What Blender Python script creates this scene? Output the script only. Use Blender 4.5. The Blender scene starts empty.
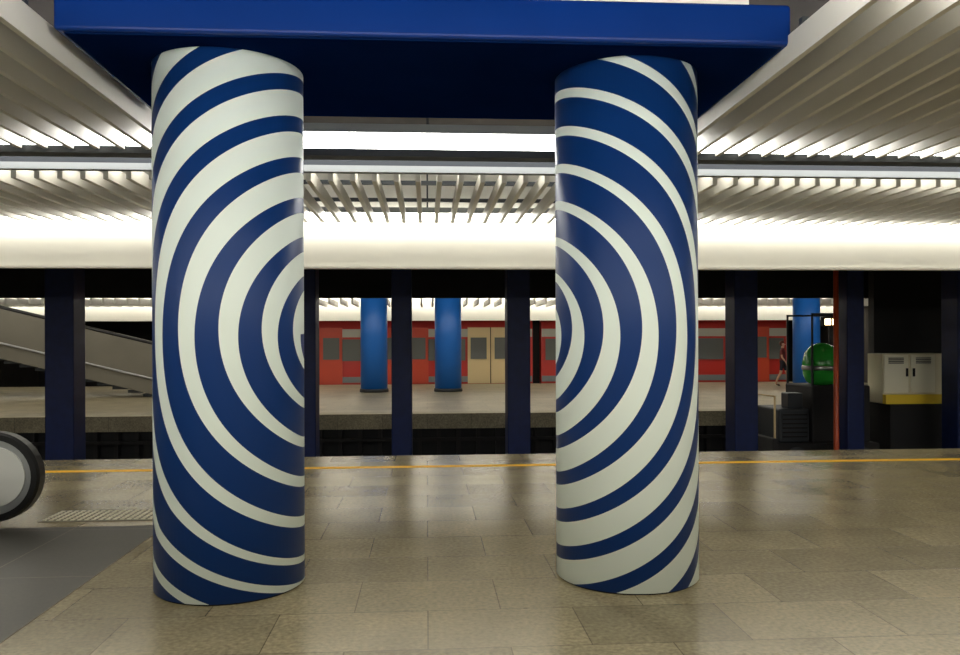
import bpy, bmesh, math, random
from mathutils import Vector, Matrix
random.seed(4)
S=bpy.context.scene
S.view_settings.view_transform='Standard'
COL=bpy.context.collection

# ------------------------------------------------------------ materials
def lin(c):
    return tuple(((v/255)/12.92 if v/255<=0.04045 else ((v/255+0.055)/1.055)**2.4) for v in c)+(1,)
def mat(name,rgb,rough=0.5,metal=0,emit=0,ecol=None,noise=0.0,nscale=8,spec=0.5):
    m=bpy.data.materials.new(name); m.use_nodes=True
    nt=m.node_tree; b=nt.nodes['Principled BSDF']
    c=lin(rgb)
    b.inputs['Base Color'].default_value=c
    b.inputs['Roughness'].default_value=rough
    b.inputs['Metallic'].default_value=metal
    b.inputs['Specular IOR Level'].default_value=spec
    if emit:
        b.inputs['Emission Color'].default_value=lin(ecol or rgb)
        b.inputs['Emission Strength'].default_value=emit
    if noise:
        tc=nt.nodes.new('ShaderNodeTexCoord'); n=nt.nodes.new('ShaderNodeTexNoise')
        n.inputs['Scale'].default_value=nscale; n.inputs['Detail'].default_value=5
        mp=nt.nodes.new('ShaderNodeMapRange')
        mp.inputs[1].default_value=.3; mp.inputs[2].default_value=.7
        mp.inputs[3].default_value=1-noise; mp.inputs[4].default_value=1+noise
        mx=nt.nodes.new('ShaderNodeVectorMath'); mx.operation='SCALE'
        mx.inputs[0].default_value=c[:3]
        nt.links.new(tc.outputs['Object'],n.inputs['Vector'])
        nt.links.new(n.outputs['Fac'],mp.inputs[0])
        nt.links.new(mp.outputs[0],mx.inputs['Scale'])
        nt.links.new(mx.outputs[0],b.inputs['Base Color'])
    return m

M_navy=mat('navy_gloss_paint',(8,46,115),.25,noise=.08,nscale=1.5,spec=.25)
M_soffit=mat('navy_soffit_shade',(6,28,74),.6,noise=.12,nscale=1.5,spec=0)  # beam navy darkened: shade of the underside put into the colour
M_pillar=mat('pillar_navy',(9,26,70),.5,noise=.15,spec=.3)
M_farblue=mat('far_column_blue',(28,105,195),.4)
M_slat=mat('slat_offwhite',(218,215,206),.45)
M_fascia=mat('fascia_cream',(230,228,218),.5,noise=.02,nscale=2)
M_light=mat('fluorescent_diffuser',(255,252,245),.5,emit=16,ecol=(255,253,247))
M_lightfill=mat('added_fill_diffuser',(255,252,245),.5,emit=16.5,ecol=(255,252,243))  # for the added, unseen strips that brighten columns and floor
M_light2=mat('fluorescent_cove',(255,252,245),.5,emit=15,ecol=(255,252,242))
M_lightfar=mat('fluorescent_far',(255,252,240),.5,emit=17,ecol=(255,249,234))
M_dark=mat('dark_concrete_and_shade',(34,32,32),.8,noise=.3,nscale=2)  # also painted shade on the unlit side of the far fascia
M_slab=mat('soffit_dark',(56,50,48),.85,noise=.3,nscale=2)
M_black=mat('near_black',(12,12,14),.7)
M_steel=mat('brushed_steel',(170,172,172),.35,metal=.8)
M_greymetal=mat('grey_metal',(125,129,130),.5,metal=.2)
M_palestripe=mat('train_pale_stripe',(180,178,168),.4)
M_darkmetal=mat('dark_metal',(50,54,58),.5,metal=.3)
M_rubber=mat('handrail_rubber',(14,14,15),.35)
M_yellow=mat('yellow_line_paint',(245,185,25),.5)
M_whiteline=mat('edge_concrete',(165,155,128),.6,noise=.1,nscale=6)
M_ballast=mat('track_ballast',(40,35,30),.9,noise=.5,nscale=12)
M_red=mat('train_red',(185,44,36),.35)
M_glass=mat('train_window',(105,108,106),.15)
M_cream=mat('cream_paint',(220,212,180),.4)
M_yel2=mat('train_cream_door',(225,200,150),.4)
M_band=mat('cabinet_yellow_band',(240,205,60),.4)
M_orred=mat('train_door_orange',(200,70,42),.4)
M_parapet=mat('far_balustrade',(112,108,96),.5,noise=.1,nscale=1)
M_orange=mat('orange_pipe',(170,66,25),.4)
M_green=mat('green_paint',(60,190,70),.2)
M_skin=mat('skin',(215,165,135),.5)
M_hair=mat('hair_brown',(90,40,25),.6)
M_shirt=mat('shirt_red',(120,45,45),.7)
M_shorts=mat('shorts_dark',(40,35,45),.7)
M_wall=mat('wall_plaster_dark',(60,56,52),.8,noise=.2,nscale=1.5)

def tile_mat(name,ca,cb,mortar,bw,bh,rough,off=0.5,spk=.35):
    m=bpy.data.materials.new(name); m.use_nodes=True
    nt=m.node_tree; b=nt.nodes['Principled BSDF']; L=nt.links.new
    tc=nt.nodes.new('ShaderNodeTexCoord')
    br=nt.nodes.new('ShaderNodeTexBrick'); br.offset=off; br.offset_frequency=2; br.squash=1
    br.inputs['Scale'].default_value=1
    br.inputs['Color1'].default_value=lin(ca); br.inputs['Color2'].default_value=lin(cb)
    br.inputs['Mortar'].default_value=lin(mortar)
    br.inputs['Mortar Size'].default_value=.004; br.inputs['Mortar Smooth'].default_value=.4
    br.inputs['Brick Width'].default_value=bw; br.inputs['Row Height'].default_value=bh
    L(tc.outputs['Object'],br.inputs['Vector'])
    n=nt.nodes.new('ShaderNodeTexNoise'); n.inputs['Scale'].default_value=38; n.inputs['Detail'].default_value=5
    n2=nt.nodes.new('ShaderNodeTexNoise'); n2.inputs['Scale'].default_value=2.2; n2.inputs['Detail'].default_value=4
    L(tc.outputs['Object'],n.inputs['Vector']); L(tc.outputs['Object'],n2.inputs['Vector'])
    r1=nt.nodes.new('ShaderNodeMapRange'); r1.inputs[1].default_value=.3; r1.inputs[2].default_value=.7; r1.inputs[3].default_value=1-spk; r1.inputs[4].default_value=1+spk
    r2=nt.nodes.new('ShaderNodeMapRange'); r2.inputs[1].default_value=.2; r2.inputs[2].default_value=.8; r2.inputs[3].default_value=.8; r2.inputs[4].default_value=1.2
    L(n.outputs['Fac'],r1.inputs[0]); L(n2.outputs['Fac'],r2.inputs[0])
    mu=nt.nodes.new('ShaderNodeMath'); mu.operation='MULTIPLY'; L(r1.outputs[0],mu.inputs[0]); L(r2.outputs[0],mu.inputs[1])
    sc=nt.nodes.new('ShaderNodeVectorMath'); sc.operation='SCALE'
    L(br.outputs['Color'],sc.inputs[0]); L(mu.outputs[0],sc.inputs['Scale']); L(sc.outputs[0],b.inputs['Base Color'])
    b.inputs['Roughness'].default_value=rough
    return m
M_floor=tile_mat('granite_floor',(149,137,106),(124,114,87),(96,87,66),.8,.55,.25,spk=.28)
M_floor2=tile_mat('dark_granite',(58,54,47),(50,47,41),(120,112,95),.7,1.3,.4,off=0,spk=.2)
M_farfloor=tile_mat('far_granite',(165,154,126),(148,138,112),(90,84,68),.9,.6,.4)

def ring_mat(name,uc,zc,P,phase,base,slope,r0,squeeze=0):
    """paint: rings on the unwrapped cylinder (UV in metres)"""
    m=bpy.data.materials.new(name); m.use_nodes=True
    nt=m.node_tree; b=nt.nodes['Principled BSDF']; L=nt.links.new
    def math_(op,a,c=None,d=None):
        n=nt.nodes.new('ShaderNodeMath'); n.operation=op
        for i,v in enumerate((a,c,d)):
            if v is None: continue
            if isinstance(v,(int,float)): n.inputs[i].default_value=v
            else: L(v,n.inputs[i])
        return n.outputs[0]
    uv=nt.nodes.new('ShaderNodeUVMap'); uv.uv_map='UVMap'
    sp=nt.nodes.new('ShaderNodeSeparateXYZ'); L(uv.outputs[0],sp.inputs[0])
    dx=math_('SUBTRACT',sp.outputs[0],uc); dz=math_('SUBTRACT',sp.outputs[1],zc)
    r=math_('SQRT',math_('ADD',math_('MULTIPLY',dx,dx),math_('MULTIPLY',dz,dz)))
    sn=math_('DIVIDE',dz,math_('MAXIMUM',r,.001))
    if squeeze:
        a=math_('MAXIMUM',math_('SUBTRACT',r,1.36),0)
        c=math_('MAXIMUM',math_('MULTIPLY_ADD',sn,-3.33,-2.33),0)
        r=math_('ADD',r,math_('MULTIPLY',math_('MULTIPLY',a,c),squeeze))
    r=math_('MAXIMUM',r,r0)
    duty=math_('MULTIPLY_ADD',sn,slope,base)
    fr=math_('FRACT',math_('ADD',math_('DIVIDE',r,P),phase))
    tri=math_('MULTIPLY',math_('ABSOLUTE',math_('SUBTRACT',fr,.5)),2)
    f=math_('LESS_THAN',tri,duty)
    mx=nt.nodes.new('ShaderNodeMix'); mx.data_type='RGBA'
    L(f,mx.inputs[0]); mx.inputs[6].default_value=lin((10,50,108)); mx.inputs[7].default_value=lin((228,238,230))
    L(mx.outputs[2],b.inputs['Base Color'])
    L(math_('MULTIPLY_ADD',f,.2,.42),b.inputs['Roughness'])
    b.inputs['Specular IOR Level'].default_value=.3
    return m

# ------------------------------------------------------------ mesh helpers
def obj_from_bm(name,bm,mats,parent=None,smooth=False):
    me=bpy.data.meshes.new(name); bm.normal_update(); bm.to_mesh(me); bm.free()
    for m in (mats if isinstance(mats,(list,tuple)) else [mats]): me.materials.append(m)
    o=bpy.data.objects.new(name,me); COL.objects.link(o)
    if parent: o.parent=parent
    if smooth:
        for p in me.polygons: p.use_smooth=True
    return o
def add_box(bm,x0,x1,y0,y1,z0,z1,mi=0):
    vs=[bm.verts.new((x,y,z)) for z in (z0,z1) for y in (y0,y1) for x in (x0,x1)]
    for q in ((0,2,3,1),(4,5,7,6),(0,1,5,4),(2,6,7,3),(0,4,6,2),(1,3,7,5)):
        f=bm.faces.new([vs[i] for i in q]); f.material_index=mi
def boxes(name,lst,mats,parent=None,bevel=0):
    bm=bmesh.new()
    for b in lst: add_box(bm,*b)
    o=obj_from_bm(name,bm,mats,parent)
    if bevel:
        md=o.modifiers.new('bev','BEVEL'); md.width=bevel; md.segments=3; md.limit_method='ANGLE'
    return o
def empty(name,loc=(0,0,0)):
    e=bpy.data.objects.new(name,None); e.location=loc; e.empty_display_size=.2; COL.objects.link(e); return e
def lathe(name,prof,mats,parent=None,n=48,loc=(0,0,0),smooth=True):
    bm=bmesh.new(); rings=[]
    for r,z in prof:
        rings.append([bm.verts.new((loc[0]+r*math.cos(2*math.pi*i/n),loc[1]+r*math.sin(2*math.pi*i/n),loc[2]+z)) for i in range(n)])
    for a,b in zip(rings,rings[1:]):
        for i in range(n): bm.faces.new((a[i],a[(i+1)%n],b[(i+1)%n],b[i]))
    bm.faces.new(rings[0][::-1]); bm.faces.new(rings[-1])
    o=obj_from_bm(name,bm,mats,parent)
    if smooth:
        for p in o.data.polygons: p.use_smooth=len(p.vertices)==4
    return o
def prism_xz(name,pts,y0,y1,m,parent=None):
    bm=bmesh.new()
    a=[bm.verts.new((x,y0,z)) for x,z in pts]; b=[bm.verts.new((x,y1,z)) for x,z in pts]
    bm.faces.new(a); bm.faces.new(b[::-1])
    n=len(pts)
    for i in range(n): bm.faces.new((a[i],b[i],b[(i+1)%n],a[(i+1)%n]))
    bmesh.ops.recalc_face_normals(bm,faces=bm.faces)
    return obj_from_bm(name,bm,m,parent)
def tube(name,pts,r,m,parent=None,cyclic=False):
    cu=bpy.data.curves.new(name,'CURVE'); cu.dimensions='3D'; cu.bevel_depth=r; cu.bevel_resolution=3
    s=cu.splines.new('POLY'); s.points.add(len(pts)-1)
    for p,q in zip(s.points,pts): p.co=(*q,1)
    s.use_cyclic_u=cyclic
    cu.materials.append(m); cu.use_fill_caps=True
    o=bpy.data.objects.new(name,cu); COL.objects.link(o)
    if parent: o.parent=parent
    return o

XL,XR=-15,15
# ------------------------------------------------------------ floor (near platform)
HX=-4.9; HY0,HY1=5.62,6.62
boxes('floor',[(XL,XR,-5,HY0,-.3,0),(HX,XR,HY0,HY1,-.3,0),(XL,XR,HY1,10.4,-.3,0)],M_floor)
boxes('floor_dark_granite',[(XL,-2.1,1.0,5.4,0,.004),(-4.2,-2.1,5.4,6.6,0,.004)],M_floor2)
boxes('platform_edge_wall',[(XL,XR,10.25,10.38,-1.1,-.3)],M_dark)
boxes('platform_edge_line',[(XL,XR,9.40,9.52,0,.004)],M_yellow)
bm=bmesh.new()
add_box(bm,-3.2,-1.9,6.80,7.25,0,.006)
for i in range(22):
    for j in range(7):
        add_box(bm,-3.18+i*.057,-3.150+i*.057,6.83+j*.057,6.860+j*.057,.006,.012,1)
obj_from_bm('tactile_paving',bm,[mat('tactile_base',(112,104,84),.6),mat('tactile_stud',(215,208,184),.6)])

# track bed and far platform
boxes('floor_trackbed',[(XL,XR,10.38,16.3,-1.3,-1.1)],M_ballast)
bm=bmesh.new()
for y in (11.1,12.5,14.0,15.4): 
    add_box(bm,XL,8.2,y,y+.07,-1.0,-.9); add_box(bm,XL,8.2,y-.03,y+.10,-1.02,-1.0)
for i in range(38):
    x=XL+.3+i*.6
    add_box(bm,x,x+.22,10.8,12.9,-1.1,-1.02,1); add_box(bm,x,x+.22,13.7,15.8,-1.1,-1.02,1)
obj_from_bm('railway_track',bm,[M_darkmetal,M_dark])
boxes('floor_far_platform',[(XL,XR,16.3,27.6,-.3,0)],M_farfloor)
bm=bmesh.new()
add_box(bm,XL,XR,16.45,16.6,-1.3,-.3)
for i in range(75):
    add_box(bm,XL+i*.4,XL+.08+i*.4,16.3,16.45,-1.1,-.3,1)
add_box(bm,XL,XR,16.22,16.3,-.55,-.48,1); add_box(bm,XL,XR,16.22,16.3,-.95,-.88,1)
obj_from_bm('far_platform_edge_wall',bm,[M_black,M_dark])
boxes('far_platform_edge_strip',[(XL,XR,16.3,16.75,0,.006)],M_whiteline)
boxes('floor_far_trackbed',[(XL,XR,27.6,32,-1.3,-1.1)],M_ballast)

# walls & slab
boxes('ceiling',[(XL,XR,-5,10.4,3.9,4.1),(XL,XR,10.4,32,3.5,3.7)],M_slab)
boxes('wall_left',[(XL-.2,XL,-5,32,-7,4.1)],M_wall)
boxes('wall_right',[(XR,XR+.2,-5,32,-1.3,4.1)],M_wall)
boxes('wall_back',[(XL,XR,-5.2,-5,-.3,4.1)],mat('wall_tiles_grey',(190,186,176),.5))
boxes('wall_far',[(XL,XR,32,32.2,-1.3,4.1)],M_dark)
boxes('wall_equipment',[(8.55,XR,14.8,15.0,-1.1,3.5)],M_black)
boxes('ceiling_track_joists',[(XL,XR,y,y+.25,3.1,3.5) for y in (11.4,12.6,14.2,15.3)]+[(x,x+.2,10.5,16.2,2.95,3.1) for x in (-9,-5,-1,3,7,11)],M_dark)

# ------------------------------------------------------------ fascia and slatted ceilings
boxes('ceiling_fascia',[(XL,XR,10.22,10.3,2.42,3.9),(XL,XR,10.18,10.3,2.40,2.43)],M_fascia)
boxes('ceiling_fascia_far_edge',[(XL,XR,16.35,16.45,2.36,3.5)],M_dark)  # white fascia in shade; the shade is put in as dark colour
boxes('ceiling_fascia_far_lit',[(XL,XR,27.4,27.5,2.18,3.5)],M_fascia)
def slats(name,xs,y0,y1,z0,z1,t=.035):
    return boxes(name,[(x,x+t,y0,y1,z0,z1) for x in xs],M_slat)
def rng(a,b,s):
    r=[];x=a
    while x<b: r.append(x); x+=s
    return r
slats('ceiling_slats_west',[-2.05-i*.2 for i in range(63)],3.5,6.6,3.03,3.19)
slats('ceiling_slats_east',[2.03+i*.2 for i in range(63)],3.5,6.6,3.03,3.19)
slats('ceiling_slats_platform_edge',rng(-14.9,14.9,.2),7.4,10.0,2.95,3.08,.045)
slats('ceiling_slats_front',rng(-14.9,14.9,.2),1.3,3.1,3.03,3.19)
slats('ceiling_slats_rear',rng(-14.9,14.9,.2),-4.5,-1.8,3.03,3.19)
slats('ceiling_slats_far',rng(-14.9,14.9,.35),24.5,26.9,2.62,2.8,.06)
boxes('ceiling_slat_carriers',[(XL,-2.03,y,y+.04,3.19,3.23) for y in (4.2,5.6)]+[(2.03,XR,y,y+.04,3.19,3.23) for y in (4.2,5.6)]+[(XL,XR,y,y+.04,3.08,3.12) for y in (8.2,9.2)],M_darkmetal)

def luminaire(name,y,z0,z1,m,lip=True,w=.1):
    e=empty(name)
    boxes('diffuser',[(XL+.1,XR-.1,y,y+w,z0,z1)],m,e)
    boxes('housing',[(XL+.1,XR-.1,y-.02,y+w+.02,z1,z1+.07)],M_greymetal,e)
    if lip: boxes('lip',[(XL+.1,XR-.1,y-.01,y+w+.05,z0-.06,z0)],M_darkmetal,e)
    bm=bmesh.new()
    for x in range(-14,15,2): add_box(bm,x,x+.02,y+w/2-.01,y+w/2+.01,z1+.07,3.9 if y<10.4 else 3.5)
    obj_from_bm('hanger_rods',bm,M_darkmetal,e)
    return e
luminaire('added_fill_luminaire',6.68,3.075,3.21,M_light)
luminaire('added_fill_luminaire',3.22,3.09,3.23,M_light)
luminaire('added_fill_luminaire',0.7,3.15,3.23,M_lightfill,False,.3)  # unseen strip, added to brighten the columns and floor
luminaire('added_fill_luminaire',-1.4,3.15,3.23,M_lightfill,False,.3)  # unseen strip behind the camera, widened to add light
luminaire('added_fill_luminaire',7.5,3.12,3.18,M_light2,False,.08)
luminaire('added_fill_luminaire',10.03,3.0,3.08,M_light2,False,.06)
luminaire('added_fill_luminaire',17.3,2.95,3.05,M_lightfar,False)
luminaire('added_fill_luminaire',27.05,2.95,3.05,M_lightfar,False)
luminaire('added_fill_luminaire',20.5,3.3,3.38,M_lightfar,False)
M_chan=mat('channel_dark_blue_grey',(34,40,48),.5,spec=.3)
boxes('ceiling_service_channel',[(XL,XR,7.18,7.24,3.045,3.14)],M_chan)
boxes('ceiling_service_rail',[(XL,XR,7.16,7.24,2.985,3.043)],M_greymetal)
e=empty('ceiling_cable_tray')
boxes('tray',[(-14,14,8.0,8.25,3.45,3.5)],M_darkmetal,e)
for k in range(4): tube('cable_%d'%(k+1),[(x,8.05+k*.05,3.52+.02*math.sin(x*2+k)) for x in [i*.5-14 for i in range(57)]],.015,M_orange if k==1 else M_black,e)
tube('alarm_ring',[(-2.75+.09*math.cos(a),4.75+.09*math.sin(a),3.02) for a in [i*math.pi/12 for i in range(24)]],.012,mat('alarm_red',(120,30,30),.4),None,True)

# ------------------------------------------------------------ beam
e=empty('column_capital_beam')
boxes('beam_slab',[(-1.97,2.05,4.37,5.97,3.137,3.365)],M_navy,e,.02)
boxes('beam_soffit_shade',[(-1.93,2.01,4.41,5.93,3.131,3.137)],M_soffit,e)  # thin added sheet carrying the painted shade under the beam
boxes('beam_neck',[(-1.8,1.88,4.55,5.8,3.365,3.9)],M_fascia,e)

# ------------------------------------------------------------ ring columns
def ring_column(cx,cy,R,m):
    e=empty('striped_column',(0,0,0))
    n=96; bm=bmesh.new(); uvl=bm.loops.layers.uv.new('UVMap')
    z0,z1=.012,3.1305
    V=[]
    for i in range(n):
        a=math.pi/2+2*math.pi*i/n
        V.append([bm.verts.new((cx+R*math.cos(a),cy+R*math.sin(a),z)) for z in (z0,z1)])
    for i in range(n):
        j=(i+1)%n
        f=bm.faces.new((V[i][0],V[j][0],V[j][1],V[i][1])); f.smooth=True
        s0=(i-n/2)*2*math.pi*R/n; s1=(i+1-n/2)*2*math.pi*R/n
        for l,(u,v) in zip(f.loops,((s0,z0),(s1,z0),(s1,z1),(s0,z1))): l[uvl].uv=(u,v)
    bm.faces.new([v[0] for v in V][::-1]); bm.faces.new([v[1] for v in V])
    obj_from_bm('shaft',bm,m,e)
    lathe('base_joint',[(R-.015,0),(R-.015,.012)],M_black,e,64,(cx,cy,0))
    return e
R=.443
ring_column(-1.205,5.0,R,ring_mat('ring_paint_a',.66+.107,1.53,.24,.7,.44,.18,.14,.6))
ring_column(1.258,5.0,R,ring_mat('ring_paint_b',-.66-.109,1.53,.225,.93,.44,-.2,.12))

# ------------------------------------------------------------ track pillars
def pillar(x0,x1,y=13.1,d=.45):
    e=empty('track_pillar')
    boxes('shaft',[(x0,x1,y,y+d,-1.1,3.5)],M_pillar,e,.02)
    boxes('plinth',[(x0-.05,x1+.05,y-.05,y+d+.05,-1.1,-.85)],M_dark,e,.01)
    boxes('collar',[(x0-.04,x1+.04,y-.04,y+d+.04,2.7,2.8)],M_pillar,e,.01)
for a,b in ((-6.05,-5.6),(-2.2,-1.8),(-.58,-.25),(1.32,1.7),(3.2,3.6),(5.15,5.55),(7.1,7.4),(9.05,9.4)):
    pillar(a,b)

for x in (-1.55,.62,11.5,-13):
    e=empty('blue_column')
    lathe('shaft',[(.39,0),(.39,3.5)],M_farblue,e,40,(x,23.6,0))
    lathe('base_ring',[(.42,0),(.42,.08),(.40,.1)],M_darkmetal,e,40,(x,23.6,0))

# ------------------------------------------------------------ train
e=empty('metro_train')
def car(x0,x1,dc):
    bm=bmesh.new()
    y0=27.9; y1=30.6
    prof=[(y0+.05,-.6),(y0,-.4),(y0,1.9),(y0+.12,2.4),(y0+.5,2.75),(y1-.5,2.75),(y1-.12,2.4),(y1,1.9),(y1,-.4),(y1-.05,-.6)]
    a=[bm.verts.new((x0,y,z)) for y,z in prof]; b=[bm.verts.new((x1,y,z)) for y,z in prof]
    bm.faces.new(a); bm.faces.new(b[::-1])
    for i in range(len(prof)):
        j=(i+1)%len(prof); bm.faces.new((a[i],b[i],b[j],a[j]))
    bmesh.ops.recalc_face_normals(bm,faces=bm.faces)
    obj_from_bm('car_body',bm,M_red,e)
    lst=[]
    w=x1-x0
    lst.append((x0+.02,x1-.02,y0-.012,y0+.02,1.62,1.9,5))
    lst.append((x0+.02,x1-.02,y0-.012,y0+.02,.05,.25,3))
    nd=3
    for k in range(nd):
        c=x0+w*(k+.5)/nd
        lst.append((c-.8,c+.8,y0-.03,y0+.02,0,1.95,dc[k]))
        for s in (-.42,.42): lst.append((c+s-.28,c+s+.28,y0-.045,y0,.85,1.6,0))
        lst.append((c-.015,c+.015,y0-.045,y0,0,1.95,2))
        for s in (-1,1):
            cc=c+s*(w/nd/2-.05)
            if s==1 or k==0:
                lst.append((max(x0+.15,cc-.65),min(x1-.15,cc+.65),y0-.03,y0,.8,1.55,0))
    bm=bmesh.new()
    for b_ in lst: add_box(bm,*b_)
    obj_from_bm('car_doors_windows',bm,[M_glass,M_yel2,M_black,M_greymetal,M_orred,M_palestripe],e)
    bm=bmesh.new()
    for k in (.15,.25,.75,.85):
        c=x0+w*k
        bmesh.ops.create_cone(bm,cap_ends=True,segments=20,radius1=.4,radius2=.4,depth=.15,matrix=Matrix.Translation((c,28.3,-.7))@Matrix.Rotation(math.pi/2,4,'X'))
    obj_from_bm('car_wheels',bm,M_darkmetal,e)
car(-5.2,3.7,(4,4,1)); car(4.0,12.9,(4,4,4))
boxes('gangway',[(3.7,4.0,28.3,30.2,-.3,2.3)],M_black,e)

# far sloping escalator balustrade (left)
e=empty('far_escalator')
prism_xz('balustrade_panel',[(-14.8,1.95),(-7.0,0.0),(-6.6,0.0),(-6.4,.35),(-6.5,1.0),(-6.9,1.3),(-14.8,3.25)],21.9,22.0,M_parapet,e)
prism_xz('balustrade_panel_inner',[(-14.8,1.95),(-7.0,0.0),(-6.6,0.0),(-6.4,.35),(-6.5,1.0),(-6.9,1.3),(-14.8,3.25)],23.0,23.1,M_parapet,e)
tube('handrail',[(-14.8,21.95,3.29),(-6.9,21.95,1.34),(-6.5,21.95,1.05),(-6.36,21.95,.35),(-6.6,21.95,.05)],.05,M_rubber,e)
tube('trim_strip',[(-14.8,21.87,2.35),(-6.9,21.87,.4)],.03,M_steel,e)
boxes('steps',[(-7.2-i*.4-.4,-7.2-i*.4,22.0,23.0,.02+i*.1,.1+i*.1) for i in range(18)],M_darkmetal,e)

# ------------------------------------------------------------ near escalator
e=empty('escalator')
cx,cz,ro=-3.46,.405,.355
M_plate=mat('newel_plate',(205,205,198),.4,.3)
def path(r,n=20):
    p=[(-13.5,cz+r-(8.5*.577))]
    p.append((-5.0,cz+r)); 
    for i in range(n+1):
        a=math.pi/2-math.pi*i/n
        p.append((cx+r*math.cos(a),cz+r*math.sin(a)))
    return p
def balustrade(y,tag):
    P=path(.30); 
    prism_xz('panel_'+tag,P+[(-4.6,cz-.30),(-4.9,cz-.4),(-13.5,cz-.4-8.6*.577)],y-.03,y+.03,M_steel,e)
    P3=[(cx-.8,cz+.24)]+[(cx+.24*math.cos(math.pi/2-math.pi*i/16),cz+.24*math.sin(math.pi/2-math.pi*i/16)) for i in range(17)]+[(cx-.8,cz-.24)]
    prism_xz('newel_plate_'+tag,P3,y-.045,y+.045,M_plate,e)
    P2=path(.33)+[(-4.5,cz-.33)]
    bm=bmesh.new(); rings=[]
    sec=[(-.07,-.03),(-.07,.015),(-.045,.03),(.045,.03),(.07,.015),(.07,-.03)]
    for i,(x,z) in enumerate(P2):
        a=Vector(P2[max(i-1,0)]); b=Vector(P2[min(i+1,len(P2)-1)]); t=(b-a).normalized(); nrm=Vector((-t.y,t.x))
        rings.append([bm.verts.new((x+nrm.x*h,y+w,z+nrm.y*h)) for w,h in sec])
    for A,B in zip(rings,rings[1:]):
        for i in range(6): bm.faces.new((A[i],A[(i+1)%6],B[(i+1)%6],B[i]))
    bm.faces.new(rings[0][::-1]); bm.faces.new(rings[-1])
    bmesh.ops.recalc_face_normals(bm,faces=bm.faces)
    obj_from_bm('handrail_'+tag,bm,M_rubber,e)
    boxes('skirt_'+tag,[(-4.6,-3.6,y-.05,y+.05,.005,.1)],M_darkmetal,e,.01)
balustrade(5.56,'front'); balustrade(6.68,'rear')
boxes('comb_plate',[(-4.9,-3.5,5.66,6.6,.005,.014)],M_steel,e)
boxes('steps',[(-4.92-i*.4-.41,-4.92-i*.4,5.66,6.58,-.28-i*.231,-.05-i*.231) for i in range(20)],M_darkmetal,e)

# ------------------------------------------------------------ right-hand equipment
e=empty('electrical_cabinet')
boxes('ledge',[(8.45,9.8,14.1,14.78,-1.1,.3)],M_black,e)
boxes('carcass',[(8.36,9.6,14.2,14.7,.3,1.22)],M_cream,e,.01)
boxes('doors',[(8.38,8.84,14.17,14.2,.5,1.2),(8.89,9.35,14.17,14.2,.5,1.2)],mat('cabinet_door',(240,236,212),.4),e,.005)
boxes('plinth_band',[(8.36,9.6,14.08,14.2,.3,.47)],M_band,e)
boxes('handles',[(8.79,8.82,14.14,14.17,.8,.95),(8.92,8.95,14.14,14.17,.8,.95)],M_black,e)
boxes('vents',[(8.46,8.74,14.15,14.17,1.04+k*.03,1.055+k*.03) for k in range(4)]+[(8.98,9.26,14.15,14.17,1.04+k*.03,1.055+k*.03) for k in range(4)],M_darkmetal,e)
tube('standpipe',[(6.98,13.25,-1.1),(6.98,13.25,3.3),(6.98,13.5,3.4)],.045,M_orange)

# track maintenance vehicle standing on the second track
e=empty('track_maintenance_vehicle')
boxes('chassis',[(6.25,8.2,14.02,15.42,-.62,-.4),(6.2,6.3,14.0,15.44,-.7,-.3)],M_dark,e,.02)
bm=bmesh.new()
for x in (6.65,7.85):
    for y in (14.04,15.43):
        bmesh.ops.create_cone(bm,cap_ends=True,segments=24,radius1=.22,radius2=.22,depth=.09,matrix=Matrix.Translation((x,y,-.68))@Matrix.Rotation(math.pi/2,4,'X'))
        bmesh.ops.create_cone(bm,cap_ends=True,segments=16,radius1=.07,radius2=.07,depth=.14,matrix=Matrix.Translation((x,y,-.68))@Matrix.Rotation(math.pi/2,4,'X'))
obj_from_bm('wheels',bm,M_darkmetal,e)
boxes('engine_hood',[(6.4,6.98,14.2,15.2,-.4,.22)],M_darkmetal,e,.04)
boxes('hood_louvres',[(6.46,6.92,14.17,14.2,-.3+k*.08,-.27+k*.08) for k in range(6)],M_black,e)
boxes('control_box',[(6.62,6.9,14.3,14.6,.22,.5)],M_darkmetal,e,.02)
boxes('cab_base',[(7.0,8.1,14.15,15.25,-.4,.64)],M_dark,e,.03)
lathe('hopper',[(.16,0),(.27,.05),(.33,.2),(.34,.42),(.30,.6),(.2,.72),(.07,.78)],M_green,e,32,(7.36,14.5,.64))
lathe('hopper_band',[(.345,.28),(.352,.3),(.352,.34),(.345,.36)],M_steel,e,32,(7.36,14.5,.64))
tube('guard_rail',[(7.03,14.2,.6),(7.03,14.2,1.95),(7.95,14.2,1.95),(7.95,14.2,.6)],.025,M_darkmetal,e)
tube('guard_rail_rear',[(7.03,15.2,.6),(7.03,15.2,1.95),(7.95,15.2,1.95),(7.95,15.2,.6)],.025,M_darkmetal,e)
tube('front_rail',[(6.3,14.15,-.4),(6.3,14.15,.45),(6.3,15.25,.45),(6.3,15.25,-.4)],.02,M_yel2,e)
M_lamp=mat('work_lamp_glow',(255,235,190),.4,emit=9,ecol=(255,222,165))
boxes('lamp_housing',[(7.2,7.5,14.12,14.24,1.72,1.9)],M_black,e,.02)
boxes('lamp_lens',[(7.23,7.33,14.10,14.12,1.75,1.86),(7.37,7.47,14.10,14.12,1.75,1.86)],M_lamp,e)
boxes('mast',[(7.33,7.37,14.16,14.2,1.4,1.75)],M_darkmetal,e)

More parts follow.
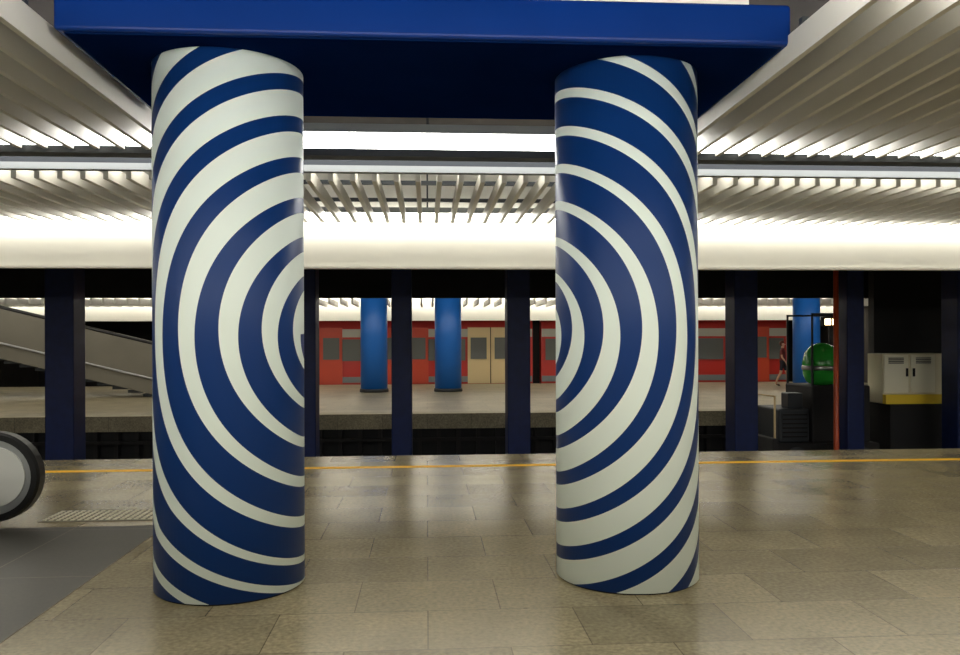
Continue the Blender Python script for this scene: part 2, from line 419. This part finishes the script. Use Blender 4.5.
# ------------------------------------------------------------ person on the far platform
def person(px,py,H=1.5,heading=.6):
    k=H/1.7
    e=empty('person',(px,py,0)); e.rotation_euler=(0,0,heading)
    J={'pelvis':((0,0,.95),.13),'belly':((0,0,1.08),.115),'chest':((0,-.01,1.3),.135),'neckb':((0,0,1.43),.06),'neck':((0,-.01,1.5),.048),
       'head1':((0,-.015,1.57),.075),'head2':((0,-.01,1.65),.075)}
    E=[('pelvis','belly'),('belly','chest'),('chest','neckb'),('neckb','neck'),('neck','head1'),('head1','head2')]
    for s,n in ((-1,'L'),(1,'R')):
        st=.16*s
        J['hip'+n]=((.09*s,0,.88),.09); J['knee'+n]=((.10*s,-.05-st*.6,.5),.055); J['calf'+n]=((.1*s,.0-st*.9,.34),.05)
        J['ank'+n]=((.1*s,.04-st*1.2,.09),.032); J['toe'+n]=((.11*s,-.12-st*1.2,.03),.03)
        J['sho'+n]=((.18*s,0,1.39),.055); J['elb'+n]=((.24*s,.03+st*.4,1.12),.038); J['wri'+n]=((.25*s,-.07+st*.8,.9),.024); J['palm'+n]=((.25*s,-.09+st*.9,.83),.03)
        E+=[('pelvis','hip'+n),('hip'+n,'knee'+n),('knee'+n,'calf'+n),('calf'+n,'ank'+n),('ank'+n,'toe'+n),('chest','sho'+n),('sho'+n,'elb'+n),('elb'+n,'wri'+n),('wri'+n,'palm'+n)]
        p=J['palm'+n][0]
        for f in range(4):
            q=(p[0],p[1]-.03+.02*f,p[2]-.05); r_=(p[0]-.012*s,q[1]-.008,q[2]-.035+.004*abs(f-1))
            J['f%d'%f+n]=(q,.009); J['g%d'%f+n]=(r_,.008); E+=[('palm'+n,'f%d'%f+n),('f%d'%f+n,'g%d'%f+n)]
        J['th'+n]=((p[0]-.01*s,p[1]-.05,p[2]-.02),.01); E.append(('palm'+n,'th'+n))
    names=list(J); me=bpy.data.meshes.new('body')
    me.from_pydata([tuple(c*k for c in J[n][0]) for n in names],[(names.index(a),names.index(b)) for a,b in E],[])
    o=bpy.data.objects.new('body_src',me); COL.objects.link(o)
    o.modifiers.new('s','SKIN'); sv=me.skin_vertices[0].data
    for i,n in enumerate(names): sv[i].radius=(J[n][1]*k,)*2
    sv[0].use_root=True
    o.modifiers.new('sub','SUBSURF').levels=1
    dg=bpy.context.evaluated_depsgraph_get()
    m2=bpy.data.meshes.new_from_object(o.evaluated_get(dg)); bpy.data.objects.remove(o)
    m2.materials.clear()
    for m in (M_skin,M_shirt,M_shorts,M_black): m2.materials.append(m)
    for p in m2.polygons:
        c=p.center/k; p.use_smooth=True
        mi=0
        if c.z<.07: mi=3
        elif .62<c.z<1.0 and abs(c.x)<.2: mi=2
        elif 1.0<=c.z<1.45 and (abs(c.x)<.2 or c.z>1.2): mi=1
        p.material_index=mi
    b=bpy.data.objects.new('body',m2); COL.objects.link(b); b.parent=e
    bm=bmesh.new()
    bmesh.ops.create_uvsphere(bm,u_segments=20,v_segments=14,radius=.1*k,matrix=Matrix.Translation((0,.015*k,1.64*k))@Matrix.Diagonal((.9,1.05,1.1,1)))
    bmesh.ops.delete(bm,geom=[v for v in bm.verts if v.co.y<-.03*k and v.co.z<1.67*k],context='VERTS')
    obj_from_bm('hair',bm,M_hair,e,True)
    bm=bmesh.new()
    bmesh.ops.create_cone(bm,cap_ends=True,segments=8,radius1=.016*k,radius2=.006*k,depth=.035*k,matrix=Matrix.Translation((0,-.095*k,1.60*k)))
    for s in (-1,1): bmesh.ops.create_uvsphere(bm,u_segments=8,v_segments=6,radius=.02*k,matrix=Matrix.Translation((s*.082*k,0,1.61*k)))
    obj_from_bm('nose_ears',bm,M_skin,e,True)
    bm=bmesh.new()
    for s in (-1,1): bmesh.ops.create_uvsphere(bm,u_segments=8,v_segments=6,radius=.01*k,matrix=Matrix.Translation((s*.03*k,-.083*k,1.625*k)))
    add_box(bm,-.022*k,.022*k,-.092*k,-.08*k,1.563*k,1.57*k)
    obj_from_bm('eyes_mouth',bm,M_black,e)
person(11.35,24.9,1.42,.9)

# ------------------------------------------------------------ world + camera
w=bpy.data.worlds.new('station_ambient'); S.world=w; w.use_nodes=True
w.node_tree.nodes['Background'].inputs[0].default_value=(.9,.95,1,1)
w.node_tree.nodes['Background'].inputs[1].default_value=.02
cam=bpy.data.cameras.new('camera'); co=bpy.data.objects.new('camera',cam); COL.objects.link(co)
cam.lens=30; cam.sensor_width=36; cam.shift_y=.014; cam.clip_end=200
co.location=(0,0,1.48)
co.rotation_euler=(Matrix.Rotation(-math.radians(3.79),4,'Z')@Matrix.Rotation(math.pi/2,4,'X')@Matrix.Rotation(math.radians(-.2),4,'Z')).to_euler()
S.camera=co
